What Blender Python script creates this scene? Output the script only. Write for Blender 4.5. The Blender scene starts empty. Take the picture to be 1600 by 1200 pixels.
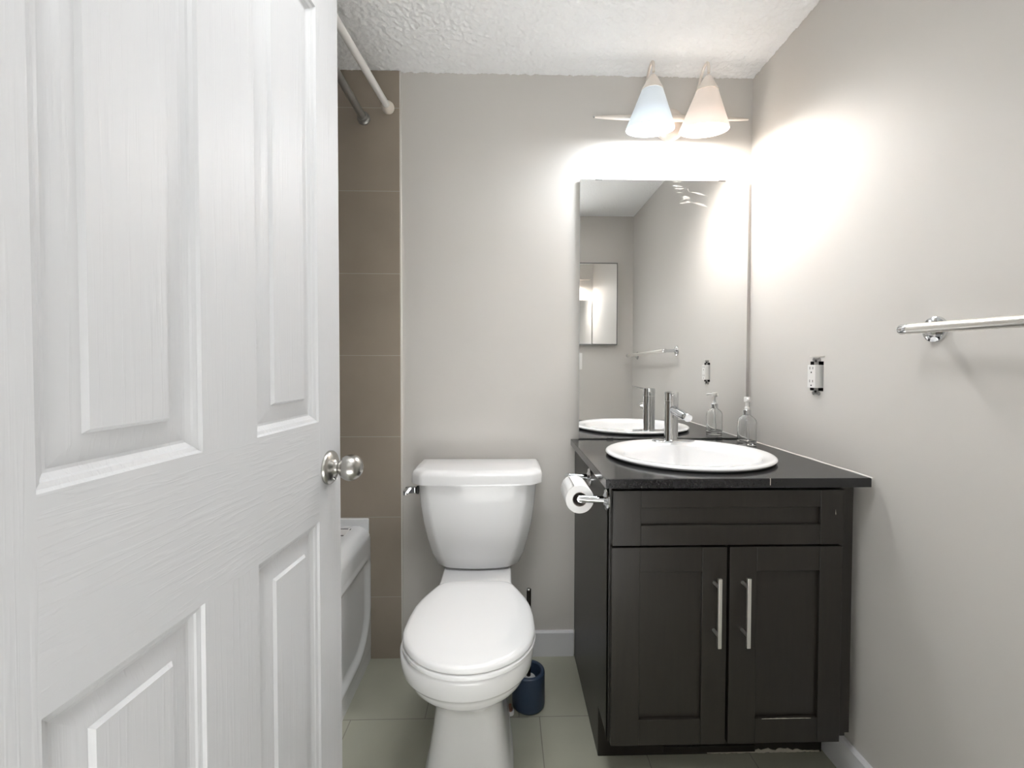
import bpy, bmesh, math, random
from mathutils import Vector, Matrix, noise as mnoise
random.seed(7)
S = bpy.context.scene
COL = S.collection
PI = math.pi

# ------------------------------------------------------------------ camera
cam_d = bpy.data.cameras.new('camera')
cam = bpy.data.objects.new('camera', cam_d)
COL.objects.link(cam)
yaw, pitch, roll = math.radians(-1.45585), math.radians(1.32715), math.radians(0.11681)
cam.matrix_world = (Matrix.Translation((0, 0, 1.09)) @ Matrix.Rotation(yaw, 4, 'Z')
                    @ Matrix.Rotation(PI / 2 - pitch, 4, 'X') @ Matrix.Rotation(roll, 4, 'Z'))
cam_d.sensor_width = 36
cam_d.lens = 15.75
cam_d.shift_x = -0.00541
cam_d.shift_y = -0.00847
cam_d.clip_start = 0.01
S.camera = cam

# ------------------------------------------------------------------ world, exposure
w = bpy.data.worlds.new('world')
S.world = w
w.use_nodes = True
w.node_tree.nodes['Background'].inputs[0].default_value = (0.9, 0.95, 1.0, 1)
w.node_tree.nodes['Background'].inputs[1].default_value = 0.05
S.view_settings.view_transform = 'Standard'
S.view_settings.look = 'None'
S.view_settings.gamma = 1.0
S.view_settings.exposure = 0.9
S.view_settings.use_curve_mapping = False
BULB_COOL, BULB_WARM = 5.2, 4.7        # vanity light bulbs, watts
SHADE_LOW, SHADE_HIGH = 0.33, 0.13       # glow of the frosted shades at the rim and at the socket
CEIL_FILL_W = 2.4                           # added fill lamp on the bathroom ceiling, out of view, watts
HALL_FILL_W = 990.0                        # added fill lamp in the hallway, out of view, spot watts

# ------------------------------------------------------------------ materials
def new_mat(name):
    m = bpy.data.materials.new(name)
    m.use_nodes = True
    nt = m.node_tree
    return m, nt, nt.nodes['Principled BSDF']

def setp(b, **k):
    for a, v in k.items():
        a = a.replace('_', ' ')
        i = b.inputs[a]
        i.default_value = (*v, 1) if isinstance(v, tuple) and len(v) == 3 and i.type == 'RGBA' else v

def mat(name, col, rough=0.5, metal=0.0, bump=0.0, bscale=200.0, bdist=0.001, stretch=None, mottle=0.0, mscale=3.0, **k):
    m, nt, b = new_mat(name)
    setp(b, Base_Color=col, Roughness=rough, Metallic=metal, **k)
    N, L = nt.nodes, nt.links
    tc = N.new('ShaderNodeTexCoord')
    src = tc.outputs['Object']
    if stretch:
        mp = N.new('ShaderNodeMapping')
        mp.inputs['Scale'].default_value = stretch
        L.new(src, mp.inputs['Vector'])
        src = mp.outputs[0]
    if bump > 0:
        n = N.new('ShaderNodeTexNoise')
        n.inputs['Scale'].default_value = bscale
        n.inputs['Detail'].default_value = 3
        L.new(src, n.inputs['Vector'])
        bp = N.new('ShaderNodeBump')
        bp.inputs['Strength'].default_value = bump
        bp.inputs['Distance'].default_value = bdist
        L.new(n.outputs['Fac'], bp.inputs['Height'])
        L.new(bp.outputs[0], b.inputs['Normal'])
    if mottle > 0:
        n2 = N.new('ShaderNodeTexNoise')
        n2.inputs['Scale'].default_value = mscale
        n2.inputs['Detail'].default_value = 4
        L.new(src, n2.inputs['Vector'])
        mr = N.new('ShaderNodeMapRange')
        mr.inputs['To Min'].default_value = 1 - mottle
        mr.inputs['To Max'].default_value = 1 + mottle
        L.new(n2.outputs['Fac'], mr.inputs['Value'])
        mx = N.new('ShaderNodeVectorMath')
        mx.operation = 'SCALE'
        mx.inputs[0].default_value = col
        L.new(mr.outputs[0], mx.inputs['Scale'])
        L.new(mx.outputs[0], b.inputs['Base Color'])
    return m

M = {}
M['paint'] = mat('greige_wall_paint', (0.62, 0.596, 0.565), 0.55, bump=0.06, bscale=350, bdist=0.001)
M['hall_paint'] = mat('hall_paint', (0.36, 0.34, 0.32), 0.6)
M['hall_floor'] = mat('pale_hall_carpet', (0.82, 0.80, 0.77), 0.9, bump=0.4, bscale=500)  # unseen floor kept pale to bounce the added downlight into the bathroom
M['trim'] = mat('white_trim_paint', (0.74, 0.745, 0.765), 0.35)
M['porcelain'] = mat('white_porcelain', (0.89, 0.89, 0.895), 0.12, Coat_Weight=0.3, Coat_Roughness=0.05)
M['seat'] = mat('white_seat_plastic', (0.86, 0.86, 0.86), 0.22)
M['acrylic'] = mat('white_tub_acrylic', (0.78, 0.79, 0.80), 0.2)
M['chrome'] = mat('polished_chrome', (0.68, 0.69, 0.70), 0.07, 1.0)
M['nickel'] = mat('brushed_nickel', (0.42, 0.41, 0.39), 0.27, 1.0, bump=0.05, bscale=300, stretch=(1, 1, 12))
M['satin'] = mat('satin_steel', (0.82, 0.80, 0.76), 0.34, 1.0)
M['lampmetal'] = mat('lamp_satin_metal', (0.80, 0.74, 0.68), 0.38, 0.7)
M['espresso'] = mat('espresso_stained_wood', (0.0165, 0.0135, 0.0105), 0.36, bump=0.12, bscale=60, bdist=0.0006, stretch=(6, 6, 0.6), mottle=0.35, mscale=14)
M['darkgap'] = mat('dark_recess', (0.008, 0.008, 0.008), 0.8)
M['counter'] = mat('black_quartz', (0.014, 0.014, 0.015), 0.14, mottle=0.15, mscale=220)
M['navy'] = mat('navy_ceramic', (0.025, 0.045, 0.085), 0.4)
M['blackrod'] = mat('dark_bronze_stick', (0.012, 0.008, 0.006), 0.25)
M['bristle'] = mat('brush_bristles', (0.5, 0.5, 0.5), 0.8, bump=0.6, bscale=400)
M['paper'] = mat('tissue_paper', (0.86, 0.855, 0.845), 0.9, bump=0.15, bscale=120)
M['card'] = mat('cardboard_core', (0.32, 0.29, 0.26), 0.9)
M['plastic'] = mat('white_plastic', (0.80, 0.79, 0.77), 0.35)
M['slot'] = mat('dark_slot', (0.02, 0.02, 0.02), 0.7)
M['boxmetal'] = mat('wall_box_metal', (0.35, 0.34, 0.33), 0.45, 0.8)
M['rodwhite'] = mat('cream_white_rod', (0.80, 0.785, 0.76), 0.3)
M['rodcap'] = mat('cream_rubber_cap', (0.72, 0.66, 0.58), 0.5)
M['rodgray'] = mat('dull_grey_metal_rod', (0.30, 0.295, 0.28), 0.32, 0.6)
M['caulk'] = mat('white_caulk', (0.72, 0.70, 0.66), 0.6, bump=0.5, bscale=90)
M['chip'] = mat('chipped_pale_wood', (0.55, 0.52, 0.44), 0.7, bump=0.4, bscale=150)
M['cabframe'] = mat('cabinet_frame_steel', (0.22, 0.22, 0.22), 0.35, 0.9)
M['copper'] = mat('dull_copper', (0.42, 0.25, 0.18), 0.4, 0.9)
M['glassedge'] = mat('ground_glass_edge', (0.60, 0.62, 0.61), 0.3)
M['greymark'] = mat('grey_maker_mark', (0.55, 0.55, 0.56), 0.3)

def ceiling_mat():
    m, nt, b = new_mat('popcorn_ceiling')
    N, L = nt.nodes, nt.links
    setp(b, Base_Color=(0.95, 0.955, 0.96), Roughness=0.9)
    tc = N.new('ShaderNodeTexCoord')
    n = N.new('ShaderNodeTexNoise')
    n.inputs['Scale'].default_value = 95
    n.inputs['Detail'].default_value = 3
    n.inputs['Roughness'].default_value = 0.6
    L.new(tc.outputs['Object'], n.inputs['Vector'])
    r = N.new('ShaderNodeMapRange')
    r.inputs['From Min'].default_value = 0.38
    r.inputs['From Max'].default_value = 0.66
    L.new(n.outputs['Fac'], r.inputs['Value'])
    bp = N.new('ShaderNodeBump')
    bp.inputs['Strength'].default_value = 0.35
    bp.inputs['Distance'].default_value = 0.004
    L.new(r.outputs[0], bp.inputs['Height'])
    L.new(bp.outputs[0], b.inputs['Normal'])
    return m
M['ceiling'] = ceiling_mat()

def tile_mat(name, c1, c2, mortar, bw, bh, off, axes, origin, rough, msize=0.0018):
    m, nt, b = new_mat(name)
    N, L = nt.nodes, nt.links
    g = N.new('ShaderNodeNewGeometry')
    sp = N.new('ShaderNodeSeparateXYZ')
    L.new(g.outputs['Position'], sp.inputs[0])
    cb = N.new('ShaderNodeCombineXYZ')
    L.new(sp.outputs[axes[0]], cb.inputs[0])
    L.new(sp.outputs[axes[1]], cb.inputs[1])
    mp = N.new('ShaderNodeMapping')
    mp.inputs['Location'].default_value = (-origin[0] + 40 * bw, -origin[1] + 40 * bh, 0)
    L.new(cb.outputs[0], mp.inputs['Vector'])
    br = N.new('ShaderNodeTexBrick')
    br.offset = off
    br.inputs['Scale'].default_value = 1
    br.inputs['Mortar Size'].default_value = msize
    br.inputs['Mortar Smooth'].default_value = 0.2
    br.inputs['Brick Width'].default_value = bw
    br.inputs['Row Height'].default_value = bh
    br.inputs['Color1'].default_value = (*c1, 1)
    br.inputs['Color2'].default_value = (*c2, 1)
    br.inputs['Mortar'].default_value = (*mortar, 1)
    L.new(mp.outputs[0], br.inputs['Vector'])
    n = N.new('ShaderNodeTexNoise')
    n.inputs['Scale'].default_value = 5
    n.inputs['Detail'].default_value = 5
    L.new(g.outputs['Position'], n.inputs['Vector'])
    mr = N.new('ShaderNodeMapRange')
    mr.inputs['To Min'].default_value = 0.86
    mr.inputs['To Max'].default_value = 1.14
    L.new(n.outputs['Fac'], mr.inputs['Value'])
    vm = N.new('ShaderNodeVectorMath')
    vm.operation = 'SCALE'
    L.new(br.outputs['Color'], vm.inputs[0])
    L.new(mr.outputs[0], vm.inputs['Scale'])
    L.new(vm.outputs[0], b.inputs['Base Color'])
    b.inputs['Roughness'].default_value = rough
    bp = N.new('ShaderNodeBump')
    bp.inputs['Strength'].default_value = 0.5
    bp.inputs['Distance'].default_value = 0.001
    bp.invert = True
    L.new(br.outputs['Fac'], bp.inputs['Height'])
    L.new(bp.outputs[0], b.inputs['Normal'])
    return m
M['floor'] = tile_mat('olive_grey_floor_tile', (0.40, 0.40, 0.325), (0.415, 0.415, 0.34), (0.26, 0.25, 0.21),
                      0.29, 0.295, 0.22, ('X', 'Y'), (0.105, 1.362), 0.34, 0.0016)
M['walltile'] = tile_mat('taupe_wall_tile', (0.335, 0.285, 0.23), (0.345, 0.295, 0.24), (0.46, 0.43, 0.385),
                         0.6, 0.2975, 0.0, ('X', 'Z'), (-0.386, 0.231), 0.4, 0.0013)
M['sidetile'] = tile_mat('taupe_side_tile', (0.335, 0.285, 0.23), (0.345, 0.295, 0.24), (0.46, 0.43, 0.385),
                         0.6, 0.2975, 0.0, ('Y', 'Z'), (1.65, 0.231), 0.4, 0.0013)

def door_mat(name, along):
    # white paint over an embossed wood grain running along one axis
    m, nt, b = new_mat(name)
    N, L = nt.nodes, nt.links
    setp(b, Base_Color=(0.505, 0.51, 0.52), Roughness=0.42)
    tc = N.new('ShaderNodeTexCoord')
    mp = N.new('ShaderNodeMapping')
    mp.inputs['Scale'].default_value = (170, 170, 5) if along == 'Z' else (170, 7, 190)
    L.new(tc.outputs['Object'], mp.inputs['Vector'])
    n = N.new('ShaderNodeTexNoise')
    n.inputs['Scale'].default_value = 1
    n.inputs['Detail'].default_value = 2
    n.inputs['Distortion'].default_value = 0.6
    L.new(mp.outputs[0], n.inputs['Vector'])
    r = N.new('ShaderNodeMapRange')
    r.inputs['From Min'].default_value = 0.5
    r.inputs['From Max'].default_value = 0.75
    L.new(n.outputs['Fac'], r.inputs['Value'])
    bp = N.new('ShaderNodeBump')
    bp.inputs['Strength'].default_value = 0.22
    bp.inputs['Distance'].default_value = 0.0012
    L.new(r.outputs[0], bp.inputs['Height'])
    L.new(bp.outputs[0], b.inputs['Normal'])
    return m
M['doorV'] = door_mat('door_grain_upright', 'Z')
M['doorH'] = door_mat('door_grain_level', 'Y')

def mirror_mat():
    m, nt, b = new_mat('mirror_silver')
    setp(b, Base_Color=(0.92, 0.925, 0.92), Metallic=1.0, Roughness=0.0)
    return m
M['mirror'] = mirror_mat()
def glass_mat():
    m, nt, b = new_mat('clear_glass')
    setp(b, Base_Color=(0.97, 0.98, 0.98), Roughness=0.0, IOR=1.45, Transmission_Weight=1.0)
    return m
M['glass'] = glass_mat()
def smudge_mat():
    m, nt, b = new_mat('wiped_smear')
    N, L = nt.nodes, nt.links
    setp(b, Base_Color=(0.92, 0.91, 0.90), Roughness=0.9)
    tc = N.new('ShaderNodeTexCoord')
    n = N.new('ShaderNodeTexNoise')
    n.inputs['Scale'].default_value = 60
    n.inputs['Detail'].default_value = 3
    L.new(tc.outputs['Object'], n.inputs['Vector'])
    r = N.new('ShaderNodeMapRange')
    r.inputs['From Min'].default_value = 0.35
    r.inputs['From Max'].default_value = 0.7
    r.inputs['To Min'].default_value = 0.02
    r.inputs['To Max'].default_value = 0.20
    L.new(n.outputs['Fac'], r.inputs['Value'])
    L.new(r.outputs[0], b.inputs['Alpha'])
    return m
M['smudge'] = smudge_mat()

def shade_mat(name, tint, glow, low, high):
    # frosted glass lit from inside: the bulb sits near the rim, so the glow is weaker towards the socket
    m, nt, b = new_mat(name)
    N, L = nt.nodes, nt.links
    setp(b, Base_Color=tint, Roughness=0.35, Emission_Color=glow)
    tc = N.new('ShaderNodeTexCoord')
    sp = N.new('ShaderNodeSeparateXYZ')
    L.new(tc.outputs['Object'], sp.inputs[0])
    mr = N.new('ShaderNodeMapRange')
    mr.interpolation_type = 'SMOOTHSTEP'
    mr.inputs['From Min'].default_value = -0.095
    mr.inputs['From Max'].default_value = -0.015
    mr.inputs['To Min'].default_value = low
    mr.inputs['To Max'].default_value = high
    L.new(sp.outputs['Z'], mr.inputs['Value'])
    L.new(mr.outputs[0], b.inputs['Emission Strength'])
    return m
M['shade_cool'] = shade_mat('frosted_shade_cool', (0.70, 0.75, 0.80), (0.80, 0.92, 1.0), SHADE_LOW, SHADE_HIGH)
M['shade_warm'] = shade_mat('frosted_shade_warm', (0.78, 0.68, 0.60), (1.0, 0.85, 0.75), SHADE_LOW, SHADE_HIGH)
def glow_mat(name, col, s):
    m, nt, b = new_mat(name)
    setp(b, Base_Color=(0.9, 0.9, 0.9), Emission_Color=col, Emission_Strength=s)
    return m
M['bulb_cool'] = glow_mat('bulb_cool', (0.88, 0.95, 1.0), 3.0)
M['bulb_warm'] = glow_mat('bulb_warm', (1.0, 0.86, 0.70), 3.0)
M['fill_diffuser'] = glow_mat('fill_lamp_diffuser', (1.0, 0.97, 0.93), 2.0)  # glow shared by the two added fill lamps

# ------------------------------------------------------------------ mesh helpers
class MB:
    def __init__(s):
        s.v, s.f, s.mi = [], [], []
    def add(s, verts, faces, mi=0):
        o = len(s.v)
        s.v += [tuple(v) for v in verts]
        s.f += [tuple(i + o for i in f) for f in faces]
        s.mi += [mi] * len(faces)
        return s
    def box(s, x0, x1, y0, y1, z0, z1, mi=0):
        v = [(x, y, z) for x in (x0, x1) for y in (y0, y1) for z in (z0, z1)]
        return s.add(v, [(0, 1, 3, 2), (4, 6, 7, 5), (0, 4, 5, 1), (2, 3, 7, 6), (0, 2, 6, 4), (1, 5, 7, 3)], mi)
    def loft(s, rings, cap0=True, cap1=True, mi=0, close=False):
        n = len(rings[0])
        v = [p for r in rings for p in r]
        f = []
        K = len(rings)
        for k in range(K if close else K - 1):
            a, b = k * n, ((k + 1) % K) * n
            for i in range(n):
                j = (i + 1) % n
                f.append((a + i, a + j, b + j, b + i))
        if not close:
            if cap0:
                f.append(tuple(range(n - 1, -1, -1)))
            if cap1:
                f.append(tuple((K - 1) * n + i for i in range(n)))
        return s.add(v, f, mi)
    def lathe(s, prof, c=(0, 0, 0), axis=(0, 0, 1), n=32, cap0=True, cap1=True, mi=0):
        # prof: (radius, height along axis)
        ax = Vector(axis).normalized()
        u = ax.orthogonal().normalized()
        w_ = ax.cross(u)
        c = Vector(c)
        rings = []
        for r, h in prof:
            r = max(r, 1e-5)
            rings.append([c + ax * h + u * (r * math.cos(2 * PI * i / n)) + w_ * (r * math.sin(2 * PI * i / n)) for i in range(n)])
        return s.loft(rings, cap0, cap1, mi)
    def tube(s, pts, r, n=14, mi=0):
        pts = [Vector(p) for p in pts]
        rs = r if isinstance(r, (list, tuple)) else [r] * len(pts)
        t0 = (pts[1] - pts[0]).normalized()
        u = t0.orthogonal().normalized()
        rings = []
        for k, p in enumerate(pts):
            a = pts[max(k - 1, 0)]
            b = pts[min(k + 1, len(pts) - 1)]
            t = (b - a).normalized()
            u = (u - t * u.dot(t)).normalized()
            w_ = t.cross(u)
            rings.append([p + u * (rs[k] * math.cos(2 * PI * i / n)) + w_ * (rs[k] * math.sin(2 * PI * i / n)) for i in range(n)])
        return s.loft(rings, mi=mi)

def obj(name, mb, material, parent=None, origin=None, smooth=True, bevel=0.0, seg=2, angle=35, fix=True):
    """link a mesh given in world coordinates as one object; parts keep their thing's origin"""
    if origin is None:
        origin = parent['_o'] if parent is not None else (0, 0, 0)
    ox, oy, oz = origin
    me = bpy.data.meshes.new(name)
    me.from_pydata([(x - ox, y - oy, z - oz) for x, y, z in mb.v], [], mb.f)
    mats = material if isinstance(material, (list, tuple)) else [material]
    for m in mats:
        me.materials.append(m)
    for p, mi in zip(me.polygons, mb.mi):
        p.material_index = mi
    if fix:
        bm = bmesh.new()
        bm.from_mesh(me)
        bmesh.ops.remove_doubles(bm, verts=bm.verts, dist=1e-6)
        bmesh.ops.recalc_face_normals(bm, faces=bm.faces)
        bm.to_mesh(me)
        bm.free()
    for p in me.polygons:
        p.use_smooth = smooth
    if smooth and bevel == 0:
        me.set_sharp_from_angle(angle=math.radians(angle))
    o = bpy.data.objects.new(name, me)
    COL.objects.link(o)
    if parent is not None:
        o.parent = parent
    else:
        o.location = origin
    if bevel > 0:
        bv = o.modifiers.new('bevel', 'BEVEL')
        bv.width = bevel
        bv.segments = seg
        bv.limit_method = 'ANGLE'
        bv.angle_limit = math.radians(30)
        bv.harden_normals = True
    ORI[o.name] = origin
    o['_o'] = list(origin)
    return o
ORI = {}

def thing(name, label, cat, loc, group=None):
    o = bpy.data.objects.new(name, None)
    COL.objects.link(o)
    o.location = loc
    o.empty_display_size = 0.05
    o['label'] = label
    o['category'] = cat
    if group:
        o['group'] = group
    o['_o'] = list(loc)
    return o
def tag(o, label, cat, group=None):
    o['label'] = label
    o['category'] = cat
    if group:
        o['group'] = group
    return o
def struct(name, mb, material, **k):
    o = obj(name, mb, material, **k)
    o['kind'] = 'structure'
    return o

# ------------------------------------------------------------------ dimensions
BW = 1.659          # back wall plane
RW = 0.910          # right wall plane
LW = -1.26          # left (tub) wall plane
CH = 2.152          # ceiling height
HY = -2.70          # far end of the hallway

# ------------------------------------------------------------------ setting
struct('floor', MB().box(-1.5, 1.5, -0.02, BW + 0.1, -0.06, 0.0), M['floor'], smooth=False)
struct('floor_hall', MB().box(-1.5, 1.5, HY - 0.1, -0.02, -0.06, 0.002), M['hall_floor'], smooth=False)
def popcorn():
    # slab plus the sprayed popcorn lumps hanging under the part of it nearest the back wall
    mb = MB().box(-1.5, 1.5, HY - 0.1, BW + 0.1, CH, CH + 0.08)
    x0, x1, y0, y1, d = -0.90, RW, 0.95, BW, 0.0036
    nx, ny = int((x1 - x0) / d), int((y1 - y0) / d)
    v = []
    for j in range(ny + 1):
        y = y0 + (y1 - y0) * j / ny
        for i in range(nx + 1):
            x = x0 + (x1 - x0) * i / nx
            h = mnoise.noise(Vector((x * 75, y * 75, 0.3))) + 0.55 * mnoise.noise(Vector((x * 150, y * 150, 4.1)))
            e = min(1.0, (y - y0) / 0.1)
            v.append((x, y, CH - 0.0003 - 0.0052 * e * min(1.0, max(0.0, 0.42 + 0.85 * h))))
    f = [(j * (nx + 1) + i, j * (nx + 1) + i + 1, (j + 1) * (nx + 1) + i + 1, (j + 1) * (nx + 1) + i) for j in range(ny) for i in range(nx)]
    return mb.add(v, f)
struct('ceiling', popcorn(), M['ceiling'], smooth=True, angle=80)
struct('wall_back', MB().box(LW, RW + 0.1, BW, BW + 0.1, 0, CH), M['paint'], smooth=False)
# right wall, with the cut-out for the outlet box
def right_wall():
    mb = MB()
    ys = [0.09, 1.262, 1.318, BW]
    zs = [0, 1.016, 1.102, CH]
    for i in range(3):
        for j in range(3):
            if i == 1 and j == 1:
                y0, y1, z0, z1, d = ys[1], ys[2], zs[1], zs[2], 0.045
                v = [(RW, y0, z0), (RW, y1, z0), (RW, y1, z1), (RW, y0, z1),
                     (RW + d, y0, z0), (RW + d, y1, z0), (RW + d, y1, z1), (RW + d, y0, z1)]
                mb.add(v, [(0, 1, 5, 4), (1, 2, 6, 5), (2, 3, 7, 6), (3, 0, 4, 7), (4, 5, 6, 7)], 1)
            else:
                mb.add([(RW, ys[i], zs[j]), (RW, ys[i + 1], zs[j]), (RW, ys[i + 1], zs[j + 1]), (RW, ys[i], zs[j + 1])], [(0, 1, 2, 3)])
    x = RW + 0.1
    mb.add([(x, ys[0], 0), (x, BW, 0), (x, BW, CH), (x, ys[0], CH)], [(0, 1, 2, 3)])
    mb.add([(RW, ys[0], 0), (x, ys[0], 0), (x, ys[0], CH), (RW, ys[0], CH)], [(0, 1, 2, 3)])
    return mb
struct('wall_right', right_wall(), [M['paint'], M['darkgap']], smooth=False, fix=False)
struct('wall_left', MB().box(LW - 0.1, LW, 0.13, BW, 0, CH), M['sidetile'], smooth=False)
struct('wall_alcove', MB().box(LW, -0.3865, BW - 0.009, BW - 0.0002, 0, CH - 0.003), M['walltile'], smooth=False)
struct('trim_1', MB().box(-0.3865, -0.382, BW - 0.008, BW - 0.0002, 0, CH - 0.003), M['caulk'], smooth=False)
struct('wall_front_left', MB().box(LW, -0.415, 0.13, 0.25, 0, CH), M['paint'], smooth=False)
struct('wall_front_right', MB().box(0.47, RW + 0.1, -0.02, 0.09, 0, CH), M['paint'], smooth=False)
struct('wall_front', MB().box(-0.415, 0.47, 0.02, 0.25, 2.04, CH), M['paint'], smooth=False)
struct('wall_hall_left', MB().box(-1.36, LW, HY, 0.13, 0, CH), M['hall_paint'], smooth=False)
struct('wall_hall_right', MB().box(1.20, 1.30, HY, -0.02, 0, CH), M['hall_paint'], smooth=False)
struct('wall_hall_corner', MB().box(RW + 0.1, 1.3, -0.02, 0.09, 0, CH), M['hall_paint'], smooth=False)
struct('wall_hall_back', MB().box(-1.36, 1.30, HY - 0.1, HY, 0, CH), M['hall_paint'], smooth=False)
def base_prof(p, d, h, t, ax):
    # baseboard with an eased top edge; ax: 'X' runs along x in front of wall y=p, 'Y' along y before wall x=p
    prof = [(0, 0), (t, 0), (t, h - 0.006), (t - 0.004, h), (0, h)]
    a, b = d
    if ax == 'X':
        return MB().loft([[(a, p - q, z) for q, z in prof], [(b, p - q, z) for q, z in prof]])
    return MB().loft([[(p - q, a, z) for q, z in prof], [(p - q, b, z) for q, z in prof]])
struct('baseboard_back', base_prof(BW, (-0.382, 0.2545), 0.094, 0.012, 'X'), M['trim'], smooth=False)
struct('baseboard_right', base_prof(RW, (0.09, BW), 0.094, 0.013, 'Y'), M['trim'], smooth=False)
struct('trim_2', MB().box(0.455, 0.47, -0.03, 0.098, 0, 2.04).box(-0.415, -0.40, 0.11, 0.252, 0, 2.04)
       .box(-0.40, 0.455, 0.02, 0.1, 2.025, 2.04), M['trim'], smooth=False)

# ------------------------------------------------------------------ door_1: open six-panel door
DA = math.radians(4.25)
dd = Vector((math.sin(DA), math.cos(DA), 0))          # towards the latch edge
dn = Vector((dd.y, -dd.x, 0))                          # outward from the face we see
DE = Vector((-0.3203, 0.87, 0))                        # latch edge at the face
DW, DH, DT = 0.605, 2.02, 0.035
def dpt(s, z, dep=0.0):
    p = DE - dd * s + dn * dep
    return (p.x, p.y, z)
def door_mesh():
    mb = MB()
    ss = [0.0, 0.083, 0.253, 0.352, 0.522, DW]
    zs = [0.012, 0.24, 0.815, 0.990, 1.70, 1.785, 1.925, DH]
    prof = [(0, 0), (0.0025, -0.0035), (0.007, -0.0055), (0.0085, -0.0075), (0.013, -0.0105), (0.016, -0.011),
            (0.036, -0.0065), (0.0405, -0.0062), (0.044, -0.002)]
    for i in range(5):
        for j in range(7):
            s0, s1, z0, z1 = ss[i], ss[i + 1], zs[j], zs[j + 1]
            if i in (1, 3) and j in (1, 3, 5):
                loops = [[dpt(s0 + o, z0 + o, d), dpt(s1 - o, z0 + o, d), dpt(s1 - o, z1 - o, d), dpt(s0 + o, z1 - o, d)] for o, d in prof]
                mb.loft(loops, cap0=False, cap1=True)
            else:
                mi = 1 if (j in (0, 2, 4, 6) and 0 < i < 4) else 0
                mb.add([dpt(s0, z0), dpt(s1, z0), dpt(s1, z1), dpt(s0, z1)], [(0, 1, 2, 3)], mi)
    b = -DT
    z0, z1 = zs[0], zs[-1]
    mb.add([dpt(0, z0, b), dpt(DW, z0, b), dpt(DW, z1, b), dpt(0, z1, b)], [(0, 1, 2, 3)])
    for (sa, za, sb, zb) in ((0, z0, DW, z0), (0, z1, DW, z1), (0, z0, 0, z1), (DW, z0, DW, z1)):
        mb.add([dpt(sa, za), dpt(sb, zb), dpt(sb, zb, b), dpt(sa, za, b)], [(0, 1, 2, 3)])
    return mb
door = obj('door_1', door_mesh(), [M['doorV'], M['doorH']], origin=dpt(DW, 0), smooth=True, angle=12)
door['kind'] = 'structure'
kc = Vector(dpt(0.046, 0.902))
ball = [(0.0112, 0.012), (0.0112, 0.0195)] + [(0.0238 * math.sin(a), 0.0405 - 0.0222 * math.cos(a)) for a in [math.radians(30 + 7.5 * i) for i in range(16)]]
knob = obj('door_knob', MB().lathe(ball + [(0.0088, 0.0606), (0.0082, 0.0598), (0.0, 0.0598)], kc, dn, 40), M['nickel'], door, angle=40)
obj('knob_rose', MB().lathe([(0.0308, 0), (0.0308, 0.004), (0.029, 0.0062), (0.022, 0.010), (0.0165, 0.0115), (0.0125, 0.0155), (0.0112, 0.018)], kc, dn, 40), M['nickel'], knob, angle=50)
lo = Vector(dpt(0.046, 0.902 - 0.021))
obj('privacy_pin', MB().lathe([(0.0022, 0.008), (0.0022, 0.0125), (0.0, 0.013)], lo, dn, 12), M['chrome'], knob)

# ------------------------------------------------------------------ bathtub
def rrect(x0, x1, y0, y1, r, z, n=8):
    pts = []
    for cx, cy, a0 in ((x1 - r, y1 - r, 0), (x0 + r, y1 - r, PI / 2), (x0 + r, y0 + r, PI), (x1 - r, y0 + r, 1.5 * PI)):
        for i in range(n + 1):
            a = a0 + PI / 2 * i / n
            pts.append((cx + r * math.cos(a), cy + r * math.sin(a), z))
    return pts
TX0, TX1, TY0, TY1, TZ = LW + 0.004, -0.4985, 0.256, BW - 0.011, 0.502
tub = thing('bathtub', 'white bathtub in the tiled alcove behind the open door', 'bathtub', (-0.88, 0.95, 0))
rings = [rrect(TX0, TX1 - 0.03, TY0, TY1, 0.006, 0.0), rrect(TX0, TX1 - 0.03, TY0, TY1, 0.006, 0.40)]
rings.append(rrect(TX0, TX1 - 0.002, TY0, TY1, 0.006, 0.425))
R_ = 0.045
for i in range(7):
    a = PI / 2 * i / 6
    rings.append(rrect(TX0, TX1 - R_ + R_ * math.cos(a), TY0, TY1, 0.006, TZ - R_ + R_ * math.sin(a)))
rings += [rrect(TX0 + 0.05, -0.600, TY0 + 0.09, TY1 - 0.17, 0.10, TZ), rrect(TX0 + 0.056, -0.606, TY0 + 0.096, TY1 - 0.176, 0.10, TZ - 0.002),
          rrect(TX0 + 0.064, -0.614, TY0 + 0.104, TY1 - 0.184, 0.10, TZ - 0.012), rrect(TX0 + 0.10, -0.66, TY0 + 0.16, TY1 - 0.21, 0.11, 0.22),
          rrect(TX0 + 0.125, -0.685, TY0 + 0.20, TY1 - 0.235, 0.11, 0.15), rrect(TX0 + 0.17, -0.73, TY0 + 0.26, TY1 - 0.28, 0.10, 0.125)]
obj('basin', MB().loft(rings), M['acrylic'], tub)
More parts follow.
